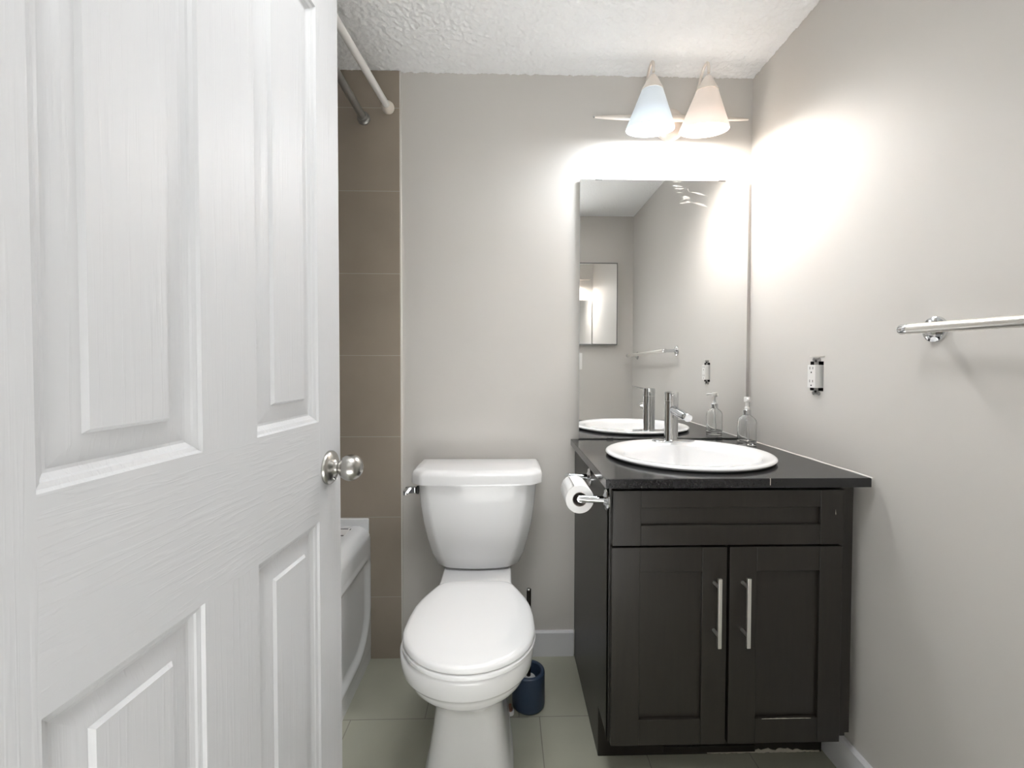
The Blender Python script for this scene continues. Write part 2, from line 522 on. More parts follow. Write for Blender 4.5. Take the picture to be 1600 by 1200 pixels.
def apron():
    def sm(t):
        t = max(0, min(1, t))
        return t * t * (3 - 2 * t)
    ny, nz = 150, 60
    v = []
    y0, y1, z0, z1, r = 0.33, 1.632, 0.080, 0.386, 0.14
    for j in range(nz + 1):
        z = 0.0 + (TZ - R_) * j / nz
        for i in range(ny + 1):
            y = TY0 + (TY1 - TY0) * i / ny
            rr = r if z < 0.24 else 0.035
            qx = max(y0 + rr - y, y - (y1 - rr))
            qz = max(z0 + rr - z, z - (z1 - rr))
            sd = math.hypot(max(qx, 0), max(qz, 0)) + min(max(qx, qz), 0) - rr      # <0 inside
            d = 0.011 * sm((-sd) / 0.02)
            bead = 0.0035 * math.exp(-((sd - 0.006) / 0.007) ** 2)
            step = 0.001 * sm((0.052 - z) / 0.012)
            v.append((TX1 - d + bead - step, y, z))
    f = [(j * (ny + 1) + i, j * (ny + 1) + i + 1, (j + 1) * (ny + 1) + i + 1, (j + 1) * (ny + 1) + i) for j in range(nz) for i in range(ny)]
    mb = MB().add(v, f)
    n = len(v)
    # thin back skin so that the apron has a thickness
    k = TX1 - 0.022
    mb.add([(k, TY0, 0), (k, TY1, 0), (k, TY1, TZ - R_), (k, TY0, TZ - R_)], [(3, 2, 1, 0)])
    return mb
obj('apron', apron(), M['acrylic'], tub, angle=60)
obj('tile_flange', MB().box(TX0, TX1 - 0.003, TY1 - 0.014, TY1, TZ - 0.03, 0.528), M['acrylic'], tub, bevel=0.005, seg=3)
lab = obj('label', MB().box(-0.72, -0.556, 1.538, 1.606, TZ - 0.001, TZ + 0.0006), M['plastic'], tub, smooth=False)
obj('label_border', MB().box(-0.72, -0.558, 1.538, 1.544, TZ, TZ + 0.001).box(-0.72, -0.563, 1.600, 1.606, TZ, TZ + 0.001).box(-0.556, -0.553, 1.594, 1.604, TZ, TZ + 0.001), M['slot'], lab, smooth=False)

# ------------------------------------------------------------------ shower rods
def rod(name, label, a, b, r, mrod, mcap, capname, cap):
    t = thing(name, label, 'shower rod', b)
    obj('pole', MB().tube([a, b], r, 20), mrod, t)
    A, B = Vector(a), Vector(b)
    u = (A - B).normalized()
    obj(capname, MB().lathe(cap, b, u, 28), mcap, t, angle=50)
    obj(capname, MB().lathe(cap, a, -u, 28), mcap, t, angle=50)
    return t
rod('curtain_rod', 'cream white shower rod, nearer the painted wall', (-0.530, 0.252, 2.004), (-0.4235, BW - 0.0095, 2.011), 0.0118, M['rodwhite'], M['rodcap'], 'end_cap',
    [(0.0185, 0), (0.0215, 0.006), (0.0225, 0.014), (0.0205, 0.023), (0.0155, 0.029), (0.0125, 0.031)])
rod('curtain_rod', 'dull grey shower rod, deeper inside the tub alcove', (-0.512, 0.252, 1.958), (-0.514, BW - 0.0095, 1.976), 0.0125, M['rodgray'], M['rodgray'], 'end_flange',
    [(0.023, 0), (0.023, 0.006), (0.019, 0.009), (0.0165, 0.010), (0.0165, 0.024), (0.0135, 0.026)])

# ------------------------------------------------------------------ toilet
TC = -0.096
toilet = thing('toilet', 'white two-piece toilet with lid closed, left of the vanity', 'toilet', (TC, 1.35, 0))
def egg(z, w, yf, yc, yn, yb, wb, n1=20, n2=9, nf=2.0, r=0.03):
    """front half ellipse, sides easing to half width wb at yn, straight to yb with rounded corners"""
    right = []
    for i in range(n1 + 1):
        a = PI / 2 * i / n1
        right.append((w * abs(math.sin(a)) ** (2 / nf), yc - (yc - yf) * abs(math.cos(a)) ** (2 / nf)))
    for i in range(1, n2 + 1):
        t = i / n2
        e = t * t * (3 - 2 * t)
        right.append((w + (wb - w) * e, yc + (yn - yc) * t))
    for i in range(1, 4):
        right.append((wb, yn + (yb - r - yn) * i / 3))
    for i in range(1, 6):
        a = PI / 2 * i / 5
        right.append((wb - r + r * math.cos(a), yb - r + r * math.sin(a)))
    left = [(-x, y) for x, y in reversed(right)]
    return [(TC + x, y, z) for x, y in right] + [(TC + x, y, z) for x, y in left[:-1] if True]
bowl_rings = []
for z, w, yf, yc, yn, yb, wb, nf in (
        (0.000, 0.118, 1.075, 1.22, 1.42, 1.60, 0.105, 5.0), (0.022, 0.117, 1.077, 1.22, 1.42, 1.60, 0.104, 5.0),
        (0.030, 0.111, 1.084, 1.22, 1.42, 1.60, 0.100, 5.0), (0.085, 0.105, 1.095, 1.22, 1.42, 1.60, 0.098, 5.0),
        (0.150, 0.094, 1.104, 1.22, 1.42, 1.60, 0.096, 4.4), (0.205, 0.088, 1.104, 1.21, 1.42, 1.60, 0.096, 3.4),
        (0.228, 0.090, 1.092, 1.20, 1.42, 1.60, 0.098, 2.6), (0.250, 0.100, 1.070, 1.18, 1.42, 1.60, 0.100, 2.1),
        (0.272, 0.116, 1.043, 1.16, 1.42, 1.60, 0.103, 2.0), (0.295, 0.1345, 1.012, 1.14, 1.42, 1.60, 0.106, 2.0),
        (0.312, 0.1435, 0.996, 1.13, 1.42, 1.60, 0.108, 2.0), (0.328, 0.1490, 0.986, 1.13, 1.42, 1.60, 0.109, 2.0), (0.3400, 0.1515, 0.982, 1.125, 1.42, 1.60, 0.110, 2.0),
        (0.3425, 0.1580, 0.974, 1.125, 1.42, 1.60, 0.111, 2.0), (0.350, 0.1620, 0.970, 1.12, 1.42, 1.60, 0.112, 2.0),
        (0.375, 0.1660, 0.965, 1.12, 1.42, 1.60, 0.114, 2.0), (0.392, 0.1665, 0.964, 1.12, 1.42, 1.60, 0.114, 2.0),
        (0.398, 0.1640, 0.967, 1.12, 1.42, 1.597, 0.112, 2.0), (0.400, 0.1590, 0.972, 1.12, 1.42, 1.592, 0.107, 2.0)):
    bowl_rings.append(egg(z, w, yf, yc, yn, yb, wb, nf=nf))
obj('bowl', MB().loft(bowl_rings), M['porcelain'], toilet, angle=55)
def lidring(z, w, yf, yc, yb, n=28, ab=(2.2, 2.6)):
    right = []
    for i in range(n + 1):
        a = PI / 2 * i / n
        right.append((w * math.sin(a), yc - (yc - yf) * math.cos(a)))
    tab = ((0, 1), (0.2, 0.992), (0.41, 0.957), (0.55, 0.905), (0.69, 0.825), (0.8, 0.755), (0.88, 0.705), (0.93, 0.66), (0.965, 0.60), (0.985, 0.54), (0.997, 0.46), (1, 0.38), (1.0001, 0.19), (1.0002, 0))
    for u, q in [(0.1, 0.998)] + list(tab[1:]):
        right.append((w * q, yc + (yb - yc) * min(u, 1.0) + (0.0006 if u > 1 else 0)))
    left = [(-x, y) for x, y in reversed(right[:-1])]
    return [(TC + x + 0.006, y, z) for x, y in right] + [(TC + x + 0.006, y, z) for x, y in left[:-1]]
sr = [(0.4025, 0.158, 0.960), (0.406, 0.1645, 0.954), (0.414, 0.1650, 0.9535), (0.4175, 0.161, 0.957)]
obj('seat', MB().loft([lidring(z, w, yf, 1.115, 1.352) for z, w, yf in sr]), M['seat'], toilet, angle=50)
lr = [(0.4185, 0.158, 0.960), (0.421, 0.1635, 0.955), (0.429, 0.1635, 0.955), (0.4335, 0.1605, 0.958), (0.4365, 0.152, 0.966),
      (0.4385, 0.12, 0.998), (0.4395, 0.06, 1.06)]
obj('seat_lid', MB().loft([lidring(z, w, yf, 1.115, 1.350 - (0.1635 - w) * 0.9) for z, w, yf in lr]), M['seat'], toilet, angle=50)
for sx in (-1, 1):
    obj('hinge', MB().lathe([(0.010, -0.02), (0.011, -0.017), (0.011, 0.017), (0.010, 0.02)], (TC + 0.006 + sx * 0.07, 1.352, 0.412), (1, 0, 0), 16), M['seat'], toilet)
obj('floor_bolt', MB().lathe([(0.0085, 0), (0.0085, 0.004), (0.0045, 0.005), (0.0045, 0.018), (0, 0.019)], (0.014, 1.378, 0.010), n=16).lathe([(0.013, 0.0), (0.013, 0.009), (0.010, 0.0105), (0, 0.0105)], (0.014, 1.378, 0.0), n=20, mi=1), [M['copper'], M['porcelain']], toilet)
def tank_ring(z, w, yf, yb, c, bow=0.010):
    """octagon-fronted outline with softly bowed front"""
    pts = [(w, yb)]
    pts += [(w, yf + c * 1.25), (w - 0.002, yf + c * 1.05), (w - 0.18 * c, yf + 0.82 * c), (w - c * 0.82, yf + 0.17 * c), (w - c * 1.05, yf)]
    n = 8
    x1 = w - c * 1.25
    for i in range(n + 1):
        x = x1 - 2 * x1 * i / n
        pts.append((x, yf - 0.002 - bow * (1 - (x / x1) ** 2)))
    pts += [(-(w - c * 1.05), yf), (-(w - c * 0.82), yf + 0.17 * c), (-(w - 0.18 * c), yf + 0.82 * c), (-(w - 0.002), yf + c * 1.05), (-w, yf + c * 1.25), (-w, yb)]
    return [(TC + x, y, z) for x, y in pts]
tr = [(0.402, 0.115, 1.520, 1.61, 0.030), (0.404, 0.132, 1.503, 1.625, 0.033), (0.412, 0.142, 1.493, 1.635, 0.036), (0.45, 0.158, 1.484, 1.64, 0.037), (0.50, 0.1715, 1.477, 1.642, 0.037),
      (0.56, 0.184, 1.471, 1.643, 0.036), (0.62, 0.192, 1.467, 1.645, 0.035), (0.70, 0.1985, 1.464, 1.646, 0.034)]
obj('tank', MB().loft([tank_ring(*t) for t in tr]), M['porcelain'], toilet, angle=60)
lt = [(0.6985, 0.214, 1.452, 1.652, 0.036), (0.6995, 0.2175, 1.4485, 1.653, 0.036), (0.728, 0.2175, 1.4485, 1.653, 0.036), (0.737, 0.2135, 1.4530, 1.652, 0.036),
      (0.7425, 0.204, 1.463, 1.648, 0.036), (0.744, 0.185, 1.482, 1.64, 0.034)]
obj('tank_lid', MB().loft([tank_ring(*t) for t in lt]), M['porcelain'], toilet, angle=38)
lev = obj('flush_lever', MB().box(TC - 0.236, TC - 0.203, 1.478, 1.492, 0.664, 0.687).box(TC - 0.236, TC - 0.224, 1.44, 1.492, 0.668, 0.684), M['chrome'], toilet, bevel=0.003)
obj('lever_escutcheon', MB().lathe([(0.014, 0), (0.014, 0.005), (0.010, 0.008)], (TC - 0.194, 1.485, 0.675), (-1, 0, 0), 20), M['slot'], lev)

# ------------------------------------------------------------------ toilet brush and its pot
pot = obj('brush_pot', MB().lathe([(0.0, 0.0), (0.046, 0.0), (0.051, 0.004), (0.0525, 0.012), (0.0525, 0.105), (0.0515, 0.111), (0.048, 0.114), (0.041, 0.114),
          (0.0385, 0.111), (0.038, 0.10), (0.038, 0.012), (0.0, 0.010)], (0.073, 1.415, 0), n=40), M['navy'], origin=(0.073, 1.415, 0))
tag(pot, 'navy blue round toilet brush pot on the floor beside the toilet', 'brush pot')
brush = thing('toilet_brush', 'dark thin toilet brush handle standing in the navy pot', 'brush', (0.073, 1.415, 0.012))
obj('handle', MB().tube([(0.073, 1.415, 0.085), (0.0735, 1.413, 0.372)], 0.0072, 16), M['blackrod'], brush)
obj('handle_tip', MB().lathe([(0.0074, 0.0), (0.0074, 0.003), (0.005, 0.005), (0, 0.0052)], (0.0735, 1.413, 0.372), n=16), M['nickel'], brush)
obj('brush_head', MB().lathe([(0.01, 0.0125), (0.026, 0.018), (0.031, 0.035), (0.031, 0.07), (0.022, 0.088), (0.009, 0.094)], (0.073, 1.415, 0), n=24), M['bristle'], brush)

# ------------------------------------------------------------------ vanity cabinet
VX0, VX1, VF = 0.257, 0.868, 1.104       # outer sides, face-frame plane
van = thing('vanity_cabinet', 'espresso brown vanity cabinet with two shaker doors and a false drawer', 'vanity cabinet', (0.56, 1.38, 0))
def side_panel(x0, x1, foot):
    prof = [(BW - 0.014 if foot == 0 else BW - 0.001, foot), (1.219, foot), (1.219, 0.142), (VF + 0.001, 0.142), (VF + 0.001, 0.7915), (BW - 0.001, 0.7915), (BW - 0.001, 0.1), (BW - 0.014, 0.1)]
    return MB().loft([[(x0, y, z) for y, z in prof], [(x1, y, z) for y, z in prof]])
obj('side_panel', side_panel(VX0, VX0 + 0.016, 0.0), M['espresso'], van, smooth=False)
obj('side_panel', side_panel(VX1 - 0.016, VX1, 0.0), M['espresso'], van, smooth=False)
obj('cabinet_floor', MB().box(VX0 + 0.016, VX1 - 0.016, VF + 0.02, BW - 0.02, 0.145, 0.16), M['espresso'], van, smooth=False)
obj('face_frame', MB().box(VX0, VX0 + 0.04, VF - 0.001, VF + 0.018, 0.142, 0.7915).box(0.832, 0.8775, VF - 0.001, VF + 0.018, 0.152, 0.7915)
    .box(VX0 + 0.04, 0.832, VF - 0.001, VF + 0.018, 0.772, 0.7915).box(VX0 + 0.04, 0.832, VF - 0.001, VF + 0.018, 0.62, 0.66)
    .box(VX0 + 0.04, 0.832, VF - 0.001, VF + 0.018, 0.142, 0.17).box(0.535, 0.57, VF - 0.001, VF + 0.018, 0.17, 0.62), M['espresso'], van, smooth=False)
obj('toe_kick', MB().box(VX0 + 0.0015, 0.891, 1.2185, 1.232, 0.0, 0.15), M['espresso'], van, smooth=False)
def shaker(x0, x1, z0, z1, sl, sr, rt, rb, yf, th=0.019, rec=0.008):
    mb = MB()
    mb.box(x0, x0 + sl, yf, yf + th, z0, z1)
    mb.box(x1 - sr, x1, yf, yf + th, z0, z1)
    mb.box(x0 + sl, x1 - sr, yf + 0.0006, yf + th, z1 - rt, z1)
    mb.box(x0 + sl, x1 - sr, yf + 0.0006, yf + th, z0, z0 + rb)
    return mb
YF = 1.084
def front(name, x0, x1, z0, z1, sl, sr, rt, rb):
    o = obj(name, shaker(x0, x1, z0, z1, sl, sr, rt, rb, YF), M['espresso'], van, bevel=0.0012, seg=2)
    obj('inset_panel', MB().box(x0 + sl - 0.002, x1 - sr + 0.002, YF + 0.009, YF + 0.016, z0 + rb - 0.002, z1 - rt + 0.002), M['espresso'], o, smooth=False)
    return o
front('false_drawer_front', 0.2625, 0.8415, 0.6455, 0.782, 0.070, 0.060, 0.043, 0.050)
dl = front('cabinet_door', 0.2605, 0.5475, 0.144, 0.6405, 0.070, 0.062, 0.061, 0.064)
dr = front('cabinet_door', 0.5545, 0.8385, 0.144, 0.6405, 0.068, 0.057, 0.061, 0.062)
for d, x in ((dl, 0.5155), (dr, 0.5865)):
    h = obj('bar_handle', MB().box(x - 0.0044, x + 0.0044, YF - 0.0335, YF - 0.0265, 0.4065, 0.5765), M['satin'], d, bevel=0.0008)
    for z in (0.4335, 0.5525):
        obj('handle_post', MB().lathe([(0.0042, 0), (0.0042, 0.027)], (x, YF - 0.027, z), (0, 1, 0), 16), M['satin'], h)
# worn, peeling edge along the toe kick and chipped paint on the right door
def ragged(x0, x1, y, z0, amp, n, t=0.002):
    top, bot = [], []
    for i in range(n + 1):
        x = x0 + (x1 - x0) * i / n
        e = min(1, 3 * min(i, n - i) / n + 0.15)
        top.append((x, z0 + amp * e * random.uniform(0.35, 1)))
        bot.append((x, z0 - amp * 0.25 * random.uniform(0, 1)))
    mb = MB()
    for i in range(n):
        a, b = top[i], top[i + 1]
        c, d = bot[i + 1], bot[i]
        q = [a, b, c, d]
        mb.loft([[(px, y, pz) for px, pz in q], [(px, y - t, pz) for px, pz in q]])
    return mb
obj('peeled_edge', ragged(0.565, 0.885, 1.2188, 0.003, 0.011, 46), M['chip'], van, smooth=False)
obj('peeled_strip', MB().box(0.44, 0.70, 1.2150, 1.2187, 0.006, 0.024), M['espresso'], van, bevel=0.001)
obj('chipped_paint', ragged(0.64, 0.765, YF + 0.0008, 0.2062, 0.0014, 26, 0.001), M['chip'], dr, smooth=False)
obj('chipped_paint', ragged(0.818, 0.8195, YF + 0.0002, 0.722, 0.012, 3, 0.0006), M['chip'], van, smooth=False)

# ------------------------------------------------------------------ countertop with a round cut-out
SX, SY, SA, SB = 0.5494, 1.342, 0.2436, 0.2297
CX0, CX1, CY0, CY1, CZ0, CZ1 = 0.2405, 0.8945, 1.068, BW - 0.0008, 0.7925, 0.815
def counter_mesh():
    ha, hb = SA - 0.016, SB - 0.016
    angs = sorted(set([2 * PI * i / 72 for i in range(72)] + [math.atan2(y - SY, x - SX) % (2 * PI) for x in (CX0, CX1) for y in (CY0, CY1)]))
    def outer(a):
        c, s_ = math.cos(a), math.sin(a)
        t = min((((CX1 if c > 0 else CX0) - SX) / c) if abs(c) > 1e-9 else 9e9, (((CY1 if s_ > 0 else CY0) - SY) / s_) if abs(s_) > 1e-9 else 9e9)
        return SX + c * t, SY + s_ * t
    def inner(a):
        c, s_ = math.cos(a), math.sin(a)
        r = 1 / math.hypot(c / ha, s_ / hb)
        return SX + c * r, SY + s_ * r
    O = [outer(a) for a in angs]
    I = [inner(a) for a in angs]
    e = 0.0016
    def shrink(p):
        return (min(max(p[0], CX0 + e), CX1 - e), min(max(p[1], CY0 + e), CY1 - e))
    R = lambda P, z: [(x, y, z) for x, y in P]
    Os = [shrink(p) for p in O]
    return MB().loft([R(I, CZ0), R(O, CZ0), R(O, CZ1 - e), R(Os, CZ1), R(I, CZ1)], close=True)
top = obj('countertop', counter_mesh(), M['counter'], origin=(SX, SY, CZ0), angle=30)
tag(top, 'glossy black countertop slab on the vanity cabinet', 'countertop')
obj('edge_chip', MB().box(0.6425, 0.6438, CY0 - 0.0004, CY0 + 0.002, CZ0 + 0.006, CZ1 + 0.0003), M['chip'], top, smooth=False)
obj('caulk_line', MB().tube([(CX1 + 0.004, y, CZ1 - 0.001 + 0.0006 * math.sin(y * 40)) for y in [CY0 + 0.001 + (CY1 - CY0 - 0.002) * i / 30 for i in range(31)]], 0.0028, 8)
    , M['caulk'], top)

# ------------------------------------------------------------------ sink
sink = thing('sink', 'white round drop-in sink set in the black countertop', 'sink', (SX, SY, CZ0))
def ell(da, z, dy=0.0, sa=None, sb=None):
    a = (SA + da) if sa is None else sa
    b = (SB + da) if sb is None else sb
    return [(SX + a * math.cos(2 * PI * i / 96), SY + dy + b * math.sin(2 * PI * i / 96), z) for i in range(96)]
def sink_mesh():
    bowl = [(0.200, 0.158, 0.8262, -0.030), (0.196, 0.154, 0.8232, -0.030), (0.188, 0.147, 0.808, -0.030), (0.172, 0.133, 0.772, -0.028), (0.145, 0.112, 0.735, -0.024), (0.10, 0.08, 0.708, -0.02), (0.05, 0.045, 0.697, -0.018), (0.022, 0.022, 0.694, -0.018)]
    rg = [ell(-0.020, 0.8155), ell(-0.010, 0.8165), ell(-0.002, 0.8205), ell(0.0, 0.8240), ell(-0.0012, 0.8272), ell(-0.005, 0.8292), ell(-0.011, 0.8298), ell(-0.018, 0.8285)]
    rg += [ell(0, z, dy, a, b) for a, b, z, dy in bowl]
    # outside of the basin back up to the hole
    rg += [ell(0, 0.686, -0.018, 0.03, 0.03), ell(0, 0.692, -0.02, 0.105, 0.085), ell(0, 0.722, -0.024, 0.152, 0.119), ell(0, 0.765, -0.028, 0.182, 0.142), ell(0, 0.80, -0.02, 0.20, 0.165), ell(-0.026, 0.812)]
    return MB().loft(rg, close=True)
obj('basin', sink_mesh(), M['porcelain'], sink, angle=50)
obj('drain', MB().lathe([(0.0, 0.0), (0.021, 0.0), (0.023, 0.002), (0.021, 0.0035), (0.012, 0.003), (0.0, 0.0045)], (SX, SY - 0.018, 0.6925), n=28), M['chrome'], sink)
def disc(cx, cy, a, b, z, t=0.0006):
    r = lambda zz: [(cx + a * math.cos(2 * PI * i / 24), cy + b * math.sin(2 * PI * i / 24), zz) for i in range(24)]
    return MB().loft([r(z), r(z + t)])
obj('maker_mark', disc(SX + 0.012, 1.478, 0.011, 0.004, 0.8266), M['greymark'], sink)

# ------------------------------------------------------------------ faucet
FX, FY, FZ = 0.5695, 1.528, 0.8275
fau = thing('faucet', 'chrome single-lever faucet standing on the back of the sink', 'faucet', (FX, FY, FZ))
def pill(cx, cy, a, b, z0, z1):
    def r(k, z):
        return [(cx + (a - k) * abs(math.cos(t)) ** 0.8 * (1 if math.cos(t) >= 0 else -1), cy + (b - k) * abs(math.sin(t)) ** 0.9 * (1 if math.sin(t) >= 0 else -1), z) for t in [2 * PI * i / 48 for i in range(48)]]
    return MB().loft([r(0, z0), r(0, z1 - 0.001), r(0.0015, z1)])
obj('base_plate', pill(FX + 0.008, FY, 0.074, 0.026, FZ - 0.001, FZ + 0.004), M['chrome'], fau)
obj('body', MB().lathe([(0.0255, 0.003), (0.0235, 0.007), (0.0228, 0.012), (0.0228, 0.140)], (FX, FY, FZ), n=40), M['chrome'], fau)
hd = obj('lever', MB().lathe([(0.0232, 0.1415), (0.0232, 0.168), (0.0215, 0.171), (0.012, 0.1725), (0, 0.173)], (FX, FY, FZ), n=40), M['chrome'], fau)
ld = Vector((-0.33, -0.94, 0)).normalized()
ls = Vector((-ld.y, ld.x, 0))
lrg = []
for t, hw, z in ((0.004, 0.012, 0.1665), (0.03, 0.0105, 0.1685), (0.07, 0.009, 0.1715), (0.105, 0.0075, 0.174), (0.112, 0.005, 0.1745)):
    c = Vector((FX, FY, FZ + z)) + ld * t
    lrg.append([tuple(c + ls * hw * q + Vector((0, 0, h))) for q, h in ((-1, 0.000), (-0.6, 0.0018), (0.6, 0.0018), (1, 0.000), (0.6, -0.0022), (-0.6, -0.0022))])
obj('lever_arm', MB().loft(lrg), M['chrome'], hd, angle=50)
sp = [Vector((FX + 0.001, FY - 0.010, FZ + 0.1125)), Vector((FX + 0.010, FY - 0.122, FZ + 0.0945))]
su = (sp[1] - sp[0]).normalized()
obj('spout', MB().tube([sp[0], sp[0] + su * 0.04, sp[0] + su * 0.09, sp[1] - su * 0.002, sp[1]], [0.0150, 0.0146, 0.0142, 0.0138, 0.0126], 24), M['chrome'], fau, angle=50)
obj('aerator', MB().lathe([(0.0095, 0), (0.0095, 0.006), (0.008, 0.0065), (0, 0.006)], sp[1] - su * 0.013 + Vector((0, 0, -0.010)), (0.05, -0.25, -1), 20), M['nickel'], fau)

# ------------------------------------------------------------------ glass soap dispenser
BX, BY = 0.834, 1.527
soap = thing('soap_dispenser', 'clear glass soap bottle with chrome pump collar on the countertop', 'soap dispenser', (BX, BY, CZ1))
B = lambda prof, **k: MB().lathe(prof, (BX, BY, CZ1), n=40, **k)
obj('bottle', B([(0.0, 0.0004), (0.0285, 0.0004), (0.0302, 0.002), (0.0302, 0.078), (0.0285, 0.087), (0.022, 0.096), (0.0135, 0.102), (0.0112, 0.106), (0.0112, 0.112),
              (0.0095, 0.112), (0.0095, 0.106), (0.0118, 0.1005), (0.0205, 0.0945), (0.0268, 0.086), (0.0283, 0.077), (0.0283, 0.0165), (0.0265, 0.0150), (0.0, 0.0145)]), M['glass'], soap, angle=40)
obj('collar', B([(0.0116, 0.104), (0.0125, 0.105), (0.0125, 0.121), (0.0116, 0.122), (0.004, 0.122)], ), M['chrome'], soap)
pm = obj('pump_head', B([(0.004, 0.122), (0.0075, 0.123), (0.0075, 0.130), (0.005, 0.132), (0.005, 0.148), (0.0098, 0.149), (0.0105, 0.152), (0.0105, 0.163), (0.0095, 0.166), (0.0, 0.1665)]), M['plastic'], soap)
obj('nozzle', MB().tube([(BX, BY, CZ1 + 0.159), (BX - 0.013, BY - 0.025, CZ1 + 0.159), (BX - 0.017, BY - 0.033, CZ1 + 0.157)], 0.0036, 12), M['plastic'], pm)
obj('dip_tube', MB().tube([(BX, BY, CZ1 + 0.112), (BX + 0.002, BY, CZ1 + 0.06), (BX + 0.006, BY, CZ1 + 0.018)], 0.0024, 10), M['plastic'], soap)

# ------------------------------------------------------------------ wall mirror
MX0, MX1, MZ0, MZ1, MY = 0.2690, 0.8955, 0.8185, 1.7705, 1.6485
mir = thing('wall_mirror', 'tall frameless wall mirror between the vanity light and the countertop', 'mirror', ((MX0 + MX1) / 2, MY + 0.006, MZ0))
obj('mirror_glass', MB().box(MX0, MX1, MY, MY + 0.005, MZ0, MZ1), [M['glassedge']], mir, smooth=False)
obj('silvering', MB().add([(MX0 + 0.0008, MY - 0.0002, MZ0 + 0.0008), (MX1 - 0.0008, MY - 0.0002, MZ0 + 0.0008), (MX1 - 0.0008, MY - 0.0002, MZ1 - 0.0008), (MX0 + 0.0008, MY - 0.0002, MZ1 - 0.0008)], [(0, 1, 2, 3)]), M['mirror'], mir, smooth=False)
obj('backing_board', MB().box(MX0 + 0.03, MX1 - 0.03, MY + 0.005, BW - 0.0002, MZ0 + 0.01, MZ1 - 0.03), M['trim'], mir, smooth=False)
for x, z, s_ in ((0.338, MZ1, 1), (0.795, MZ1, 1), (0.385, MZ0, -1), (0.795, MZ0, -1)):
    zz = sorted((z - s_ * 0.0035, z + s_ * 0.0015))
    obj('mirror_clip', MB().box(x - 0.0125, x + 0.0125, MY - 0.002, BW - 0.001, *zz), M['cabframe'], mir, smooth=False)
def ribbon(pts, wd, y):
    mb = MB()
    top_, bot_ = [], []
    n = len(pts)
    for i, (x, z) in enumerate(pts):
        h = wd * math.sin(PI * (i + 0.25) / (n - 0.5)) / 2
        top_.append((x, y, z + h))
        bot_.append((x, y, z - h))
    for i in range(n - 1):
        mb.add([top_[i], top_[i + 1], bot_[i + 1], bot_[i]], [(0, 1, 2, 3)])
    return mb
def lerp(p, q, n=8, bend=0.0):
    return [(p[0] + (q[0] - p[0]) * i / n, p[1] + (q[1] - p[1]) * i / n + bend * math.sin(PI * i / n)) for i in range(n + 1)]
def px2m(x, y):      # measured marks on the glass: 1040..1120 x 270..330 of the photograph
    return (0.588 + (x - 1040) * 0.002387, 1.7705 - (y - 283.5) * 0.002387)
sm = MB()
for a, b, wd, bd in (((1049, 286), (1064, 286), 0.004, 0), ((1048, 292), (1066, 294), 0.005, 0.001), ((1053, 296.5), (1067, 296.5), 0.005, 0),
                     ((1056, 302), (1066, 303), 0.004, 0), ((1072, 293), (1076, 303), 0.007, 0), ((1079, 301.5), (1104, 307.5), 0.007, 0.002),
                     ((1060, 316), (1069, 312), 0.005, 0), ((1061, 319), (1074, 317), 0.007, 0), ((1070, 316), (1084, 318.5), 0.008, 0.002), ((1082, 318), (1105, 324.5), 0.009, 0.003),
                     ((1062, 309), (1078, 311), 0.012, 0)):
    r = ribbon(lerp(px2m(*a), px2m(*b), 8, bd), wd, MY - 0.0006)
    sm.add(r.v, r.f)
obj('smear', sm, M['smudge'], mir, smooth=False, fix=False)

# ------------------------------------------------------------------ vanity light
LX, LZ, LY = 0.5985, 1.9755, 1.620
vl = thing('vanity_light', 'two-lamp wall light with frosted cone shades above the mirror', 'wall light', (LX, BW, LZ))
obj('back_plate', MB().lathe([(0.0605, 0.0005), (0.0605, 0.004), (0.056, 0.010), (0.045, 0.017), (0.028, 0.022), (0.012, 0.0235), (0.012, 0.03), (0, 0.0305)], (LX, BW, LZ), (0, -1, 0), 48), M['lampmetal'], vl)
br = []
N_ = 24
for i in range(N_ + 1):
    t = -1 + 2 * i / N_
    br.append((0.0035 + 0.0085 * (1 - t * t) ** 0.8, 0.2805 * t))
obj('cross_bar', MB().lathe(br, (0.5935, LY, 1.979), (1, 0, 0), 20), M['lampmetal'], vl)
obj('bar_tip', MB().lathe([(0.0042, 0), (0.0042, 0.006)], (0.5935 - 0.2835, LY, 1.979), (1, 0, 0), 16), M['chrome'], vl)
TILT = math.radians(10)
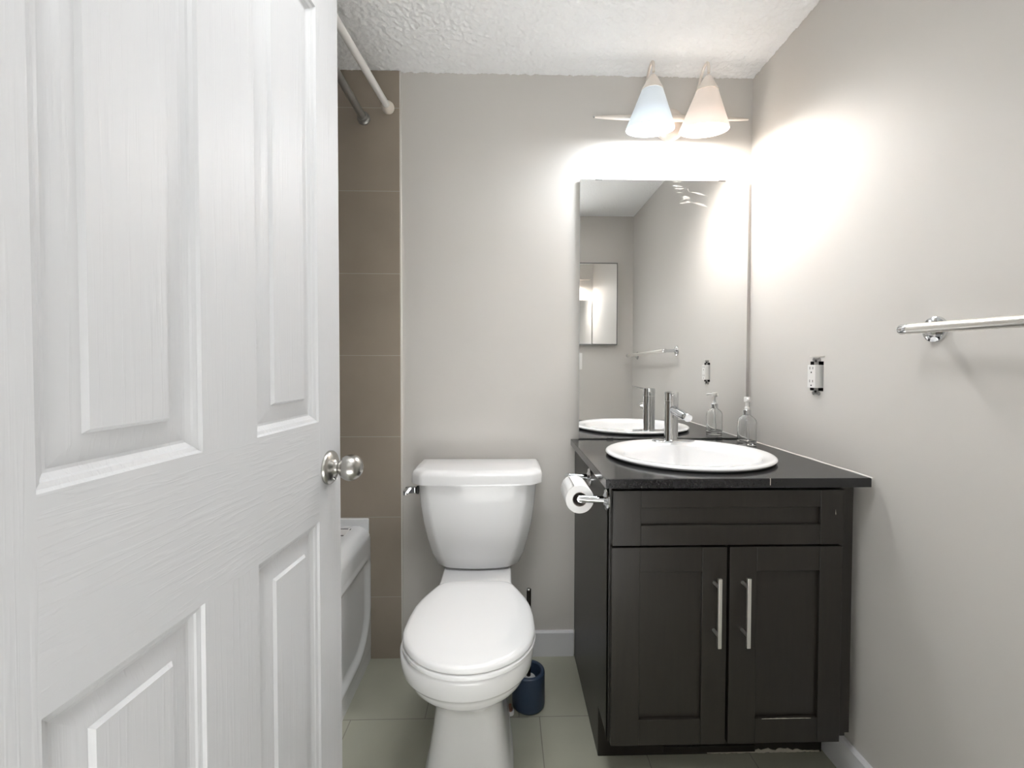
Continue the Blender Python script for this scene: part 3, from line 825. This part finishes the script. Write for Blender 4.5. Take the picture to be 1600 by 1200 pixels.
for X_, shm, bm_, colr, watt in ((0.4870, 'shade_cool', 'bulb_cool', (0.92, 0.97, 1.0), BULB_COOL), (0.6720, 'shade_warm', 'bulb_warm', (1.0, 0.93, 0.86), BULB_WARM)):
    ax = Vector((0, math.sin(TILT), -math.cos(TILT)))       # down the shade
    p0 = Vector((X_, 1.498, 2.060))
    key = [(LY, 1.982), (LY - 0.006, 2.010), (1.592, 2.045), (1.566, 2.074), (1.551, 2.092), (1.530, 2.1045), (1.510, 2.1035), (1.4985, 2.090), (1.4965, 2.062)]
    path = []
    for i in range(len(key) - 1):                           # Catmull-Rom through the hook of the arm
        q0, q1, q2, q3 = key[max(i - 1, 0)], key[i], key[i + 1], key[min(i + 2, len(key) - 1)]
        for t in (0, 0.25, 0.5, 0.75):
            c = [0.5 * (2 * q1[k] + (q2[k] - q0[k]) * t + (2 * q0[k] - 5 * q1[k] + 4 * q2[k] - q3[k]) * t * t + (3 * q1[k] - q0[k] - 3 * q2[k] + q3[k]) * t ** 3) for k in (0, 1)]
            path.append((X_, c[0], c[1]))
    path.append((X_, *key[-1]))
    obj('arm', MB().tube(path, 0.0046, 14), M['lampmetal'], vl, angle=60)
    cup = obj('socket_cup', MB().lathe([(0.0055, 0.004), (0.0095, 0.007), (0.0125, 0.010), (0.0345, 0.047), (0.0365, 0.050), (0.0345, 0.0505), (0.012, 0.049)], p0, ax, 36), M['lampmetal'], vl)
    sh = obj('lamp_shade', MB().lathe([(0.0335, 0.0505), (0.0355, 0.053), (0.0800, 0.168), (0.0805, 0.172), (0.0790, 0.1735), (0.0772, 0.170), (0.0332, 0.056)], p0, ax, 48, cap0=False, cap1=False), M[shm], vl)
    bulb = obj('bulb', MB().lathe([(0.013, 0.050), (0.013, 0.062), (0.018, 0.074), (0.0265, 0.092), (0.0285, 0.104), (0.026, 0.117), (0.018, 0.127), (0.008, 0.131), (0, 0.1315)], p0, ax, 28), M[bm_], sh)
    ldat = bpy.data.lights.new('bulb_light', 'POINT')
    ldat.energy = watt
    ldat.color = colr
    ldat.shadow_soft_size = 0.036
    lo_ = bpy.data.objects.new('bulb_light', ldat)
    COL.objects.link(lo_)
    lo_.location = p0 + ax * 0.150

# ------------------------------------------------------------------ toilet paper holder and roll
RX, RZ = 0.187, 0.7535
tp = thing('toilet_paper_holder', 'chrome two-post toilet paper holder on the vanity side', 'toilet paper holder', (VX0, 1.23, 0.75))
for y, z in ((1.117, 0.7505), (1.346, 0.7505)):
    rs = obj('rosette', MB().lathe([(0.0265, 0), (0.0265, 0.004), (0.0245, 0.0065), (0.017, 0.008), (0.0105, 0.012)], (VX0 - 0.0002, y, z), (-1, 0, 0), 36), M['chrome'], tp)
    obj('post', MB().tube([(VX0 - 0.010, y, z), (VX0 - 0.035, y, z + 0.0005), (RX - 0.004, y, z + 0.003)], [0.0095, 0.0085, 0.0085], 20), M['chrome'], rs)
obj('spindle', MB().tube([(RX, 1.112, RZ), (RX, 1.352, RZ)], 0.0082, 20), M['chrome'], tp, angle=50)
rollc = (RX + 0.001, 1.130, RZ - 0.0060)
roll = thing('toilet_paper_roll', 'white toilet paper roll hanging on the chrome holder', 'toilet paper roll', rollc)
obj('paper', MB().lathe([(0.0185, 0.0), (0.0355, 0.0), (0.0365, 0.0015), (0.0365, 0.1005), (0.0355, 0.102), (0.0185, 0.102)], rollc, (0, 1, 0), 56, cap0=False, cap1=False).loft(
    [[(rollc[0] + math.cos(a) * r, y, rollc[2] + math.sin(a) * r) for a, r in
      [(math.radians(150 - 8 * i), 0.0364) for i in range(6)] + [(math.radians(110), 0.0412), (math.radians(112), 0.0420)] + [(math.radians(112 + 8 * i), 0.0372) for i in range(5)]]
     for y in (rollc[1] + 0.0005, rollc[1] + 0.1015)]), M['paper'], roll, angle=40)
obj('cardboard_core', MB().lathe([(0.0172, -0.0002), (0.0186, -0.0002), (0.0186, 0.1022), (0.0172, 0.1022), (0.0172, -0.0002)], rollc, (0, 1, 0), 40, cap0=False, cap1=False), M['card'], roll, angle=40)

# ------------------------------------------------------------------ towel bar on the right wall
TBX, TBZ = 0.843, 1.1672
tb = thing('towel_bar', 'chrome towel bar on the right wall', 'towel bar', (RW, 0.58, TBZ))
obj('bar', MB().tube([(TBX, 0.222, TBZ - 0.012), (TBX, 0.918, TBZ)], 0.0105, 24), M['satin'], tb, angle=50)
for y, s_, tz in ((0.928, 1, 0.0), (0.212, -1, -0.012)):
    rs = obj('rosette', MB().lathe([(0.0275, 0.0002), (0.0275, 0.003), (0.0265, 0.006), (0.021, 0.009), (0.0135, 0.011), (0.0105, 0.016)], (RW, y, TBZ + tz), (-1, 0, 0), 40), M['chrome'], tb)
    obj('post', MB().tube([(RW - 0.012, y, TBZ + tz), (TBX, y, TBZ + tz)], 0.0088, 20), M['chrome'], rs)
    obj('end_cap', MB().lathe([(0.0112, -0.011), (0.0112, 0.008), (0.0095, 0.0105), (0, 0.011)], (TBX, y, TBZ + tz), (0, s_, 0), 24), M['chrome'], tb)

# ------------------------------------------------------------------ electrical outlet without its cover plate
OY, OZ = 1.290, 1.0585
ou = thing('electrical_outlet', 'white electrical outlet without cover plate on the right wall', 'outlet', (RW, OY, OZ))
OX = RW - 0.0165
body = obj('receptacle', MB().box(OX, RW + 0.03, OY - 0.0165, OY + 0.0165, OZ - 0.0335, OZ + 0.0335), M['plastic'], ou, bevel=0.0012)
sl = MB()
for dz in (-0.019, 0.019):
    sl.box(OX - 0.0003, OX + 0.003, OY + 0.0055, OY + 0.0075, OZ + dz + 0.001, OZ + dz + 0.009)
    sl.box(OX - 0.0003, OX + 0.003, OY - 0.0075, OY - 0.0055, OZ + dz + 0.0015, OZ + dz + 0.0085)
    sl.lathe([(0.0024, 0), (0.0024, 0.003)], (OX - 0.0003, OY, OZ + dz - 0.0075), (1, 0, 0), 14)
obj('socket_slot', sl, M['slot'], body, smooth=False)
for s_ in (-1, 1):
    z0, z1 = sorted((OZ + s_ * 0.032, OZ + s_ * 0.053))
    t = MB()
    t.box(RW - 0.0022, RW - 0.0005, OY - 0.009, OY + 0.009, z0, z1)
    for e in (-1, 1):
        t.lathe([(0.0055, 0), (0.0055, 0.0017)], (RW - 0.0022, OY + e * 0.0115, OZ + s_ * 0.0495), (1, 0, 0), 16)
    tab = obj('mounting_strap', t, M['boxmetal'], ou, bevel=0.0004)
    obj('screw', MB().lathe([(0.0035, 0), (0.0035, 0.0025), (0.002, 0.0035), (0, 0.0036)], (RW - 0.0022, OY, OZ + s_ * 0.0445), (-1, 0, 0), 14), M['slot'], tab)
obj('plaster_patch', MB().box(RW - 0.0016, RW - 0.0002, OY - 0.033, OY + 0.03, OZ + 0.0575, OZ + 0.060), M['caulk'], ou, smooth=False)

# ------------------------------------------------------------------ seen in the mirror: medicine cabinet and switch behind the camera
mc = thing('medicine_cabinet', 'mirrored cabinet with thin steel frame, reflected in the wall mirror', 'medicine cabinet', (0.655, 0.09, 1.232))
obj('cabinet_body', MB().box(0.502, 0.788, 0.0902, 0.112, 1.234, 1.813), M['cabframe'], mc, smooth=False)
obj('door_frame', MB().box(0.50, 0.506, 0.112, 0.124, 1.232, 1.815).box(0.784, 0.79, 0.112, 0.124, 1.232, 1.815).box(0.506, 0.784, 0.112, 0.124, 1.232, 1.241).box(0.506, 0.784, 0.112, 0.124, 1.808, 1.815), M['cabframe'], mc, smooth=False)
obj('door_mirror', MB().box(0.5055, 0.7845, 0.112, 0.1215, 1.2405, 1.8085), M['mirror'], mc, smooth=False)
ls_ = obj('light_switch', MB().box(0.4725, 0.545, 0.0902, 0.096, 1.058, 1.176), M['plastic'], origin=(0.509, 0.09, 1.058), bevel=0.002)
tag(ls_, 'white light switch plate below the mirrored cabinet, reflected in the wall mirror', 'light switch')
obj('switch_rocker', MB().box(0.492, 0.526, 0.095, 0.099, 1.083, 1.151), M['plastic'], ls_, bevel=0.001)

# ------------------------------------------------------------------ hallway fill lamp, added unseen behind the camera to brighten the bathroom
HLX, HLY = 0.15, -1.30
hl = thing('hall_fill_lamp', 'added fill lamp in the hallway ceiling, unseen behind the doorway', 'fill light', (HLX, HLY, CH))
obj('fill_lamp_ring', MB().lathe([(0.060, 0.0), (0.088, 0.0), (0.088, 0.003), (0.078, 0.006), (0.062, 0.004), (0.060, 0.0)], (HLX, HLY, CH - 0.0003), (0, 0, -1), 48, cap0=False, cap1=False), M['trim'], hl)
obj('lens', MB().lathe([(0.0, 0.0), (0.0595, 0.0), (0.0595, 0.002), (0.0, 0.002)], (HLX, HLY, CH - 0.0003), (0, 0, -1), 40), M['fill_diffuser'], hl)
hd_ = bpy.data.lights.new('hall_fill_beam', 'SPOT')
hd_.spot_size = math.radians(66)
hd_.spot_blend = 0.35
hd_.shadow_soft_size = 0.05
hd_.energy = HALL_FILL_W
hd_.color = (0.95, 0.98, 1.0)
ho = bpy.data.objects.new('hall_fill_beam', hd_)
COL.objects.link(ho)
ho.location = (HLX, HLY, CH - 0.01)

# ------------------------------------------------------------------ bathroom ceiling fill lamp, added out of view to lift the room
FLX, FLY = 0.02, 0.60
fl = thing('ceiling_fill_lamp', 'added round fill lamp on the bathroom ceiling, out of view', 'fill light', (FLX, FLY, CH))
obj('fill_lamp_base', MB().lathe([(0.0, 0), (0.235, 0), (0.235, 0.016), (0.225, 0.018)], (FLX, FLY, CH - 0.0005), (0, 0, -1), 48), M['trim'], fl)
obj('fill_diffuser', MB().lathe([(0.225, 0.018), (0.215, 0.034), (0.18, 0.050), (0.10, 0.060), (0, 0.063)], (FLX, FLY, CH), (0, 0, -1), 48, cap0=False), M['fill_diffuser'], fl)
fd = bpy.data.lights.new('ceiling_fill_light', 'AREA')
fd.shape = 'DISK'
fd.size = 0.44
fd.spread = math.radians(120)
fd.energy = CEIL_FILL_W
fd.color = (0.97, 0.99, 1.0)
fo = bpy.data.objects.new('ceiling_fill_light', fd)
COL.objects.link(fo)
fo.location = (FLX, FLY, CH - 0.068)

for o in bpy.data.objects:
    if '_o' in o:
        del o['_o']
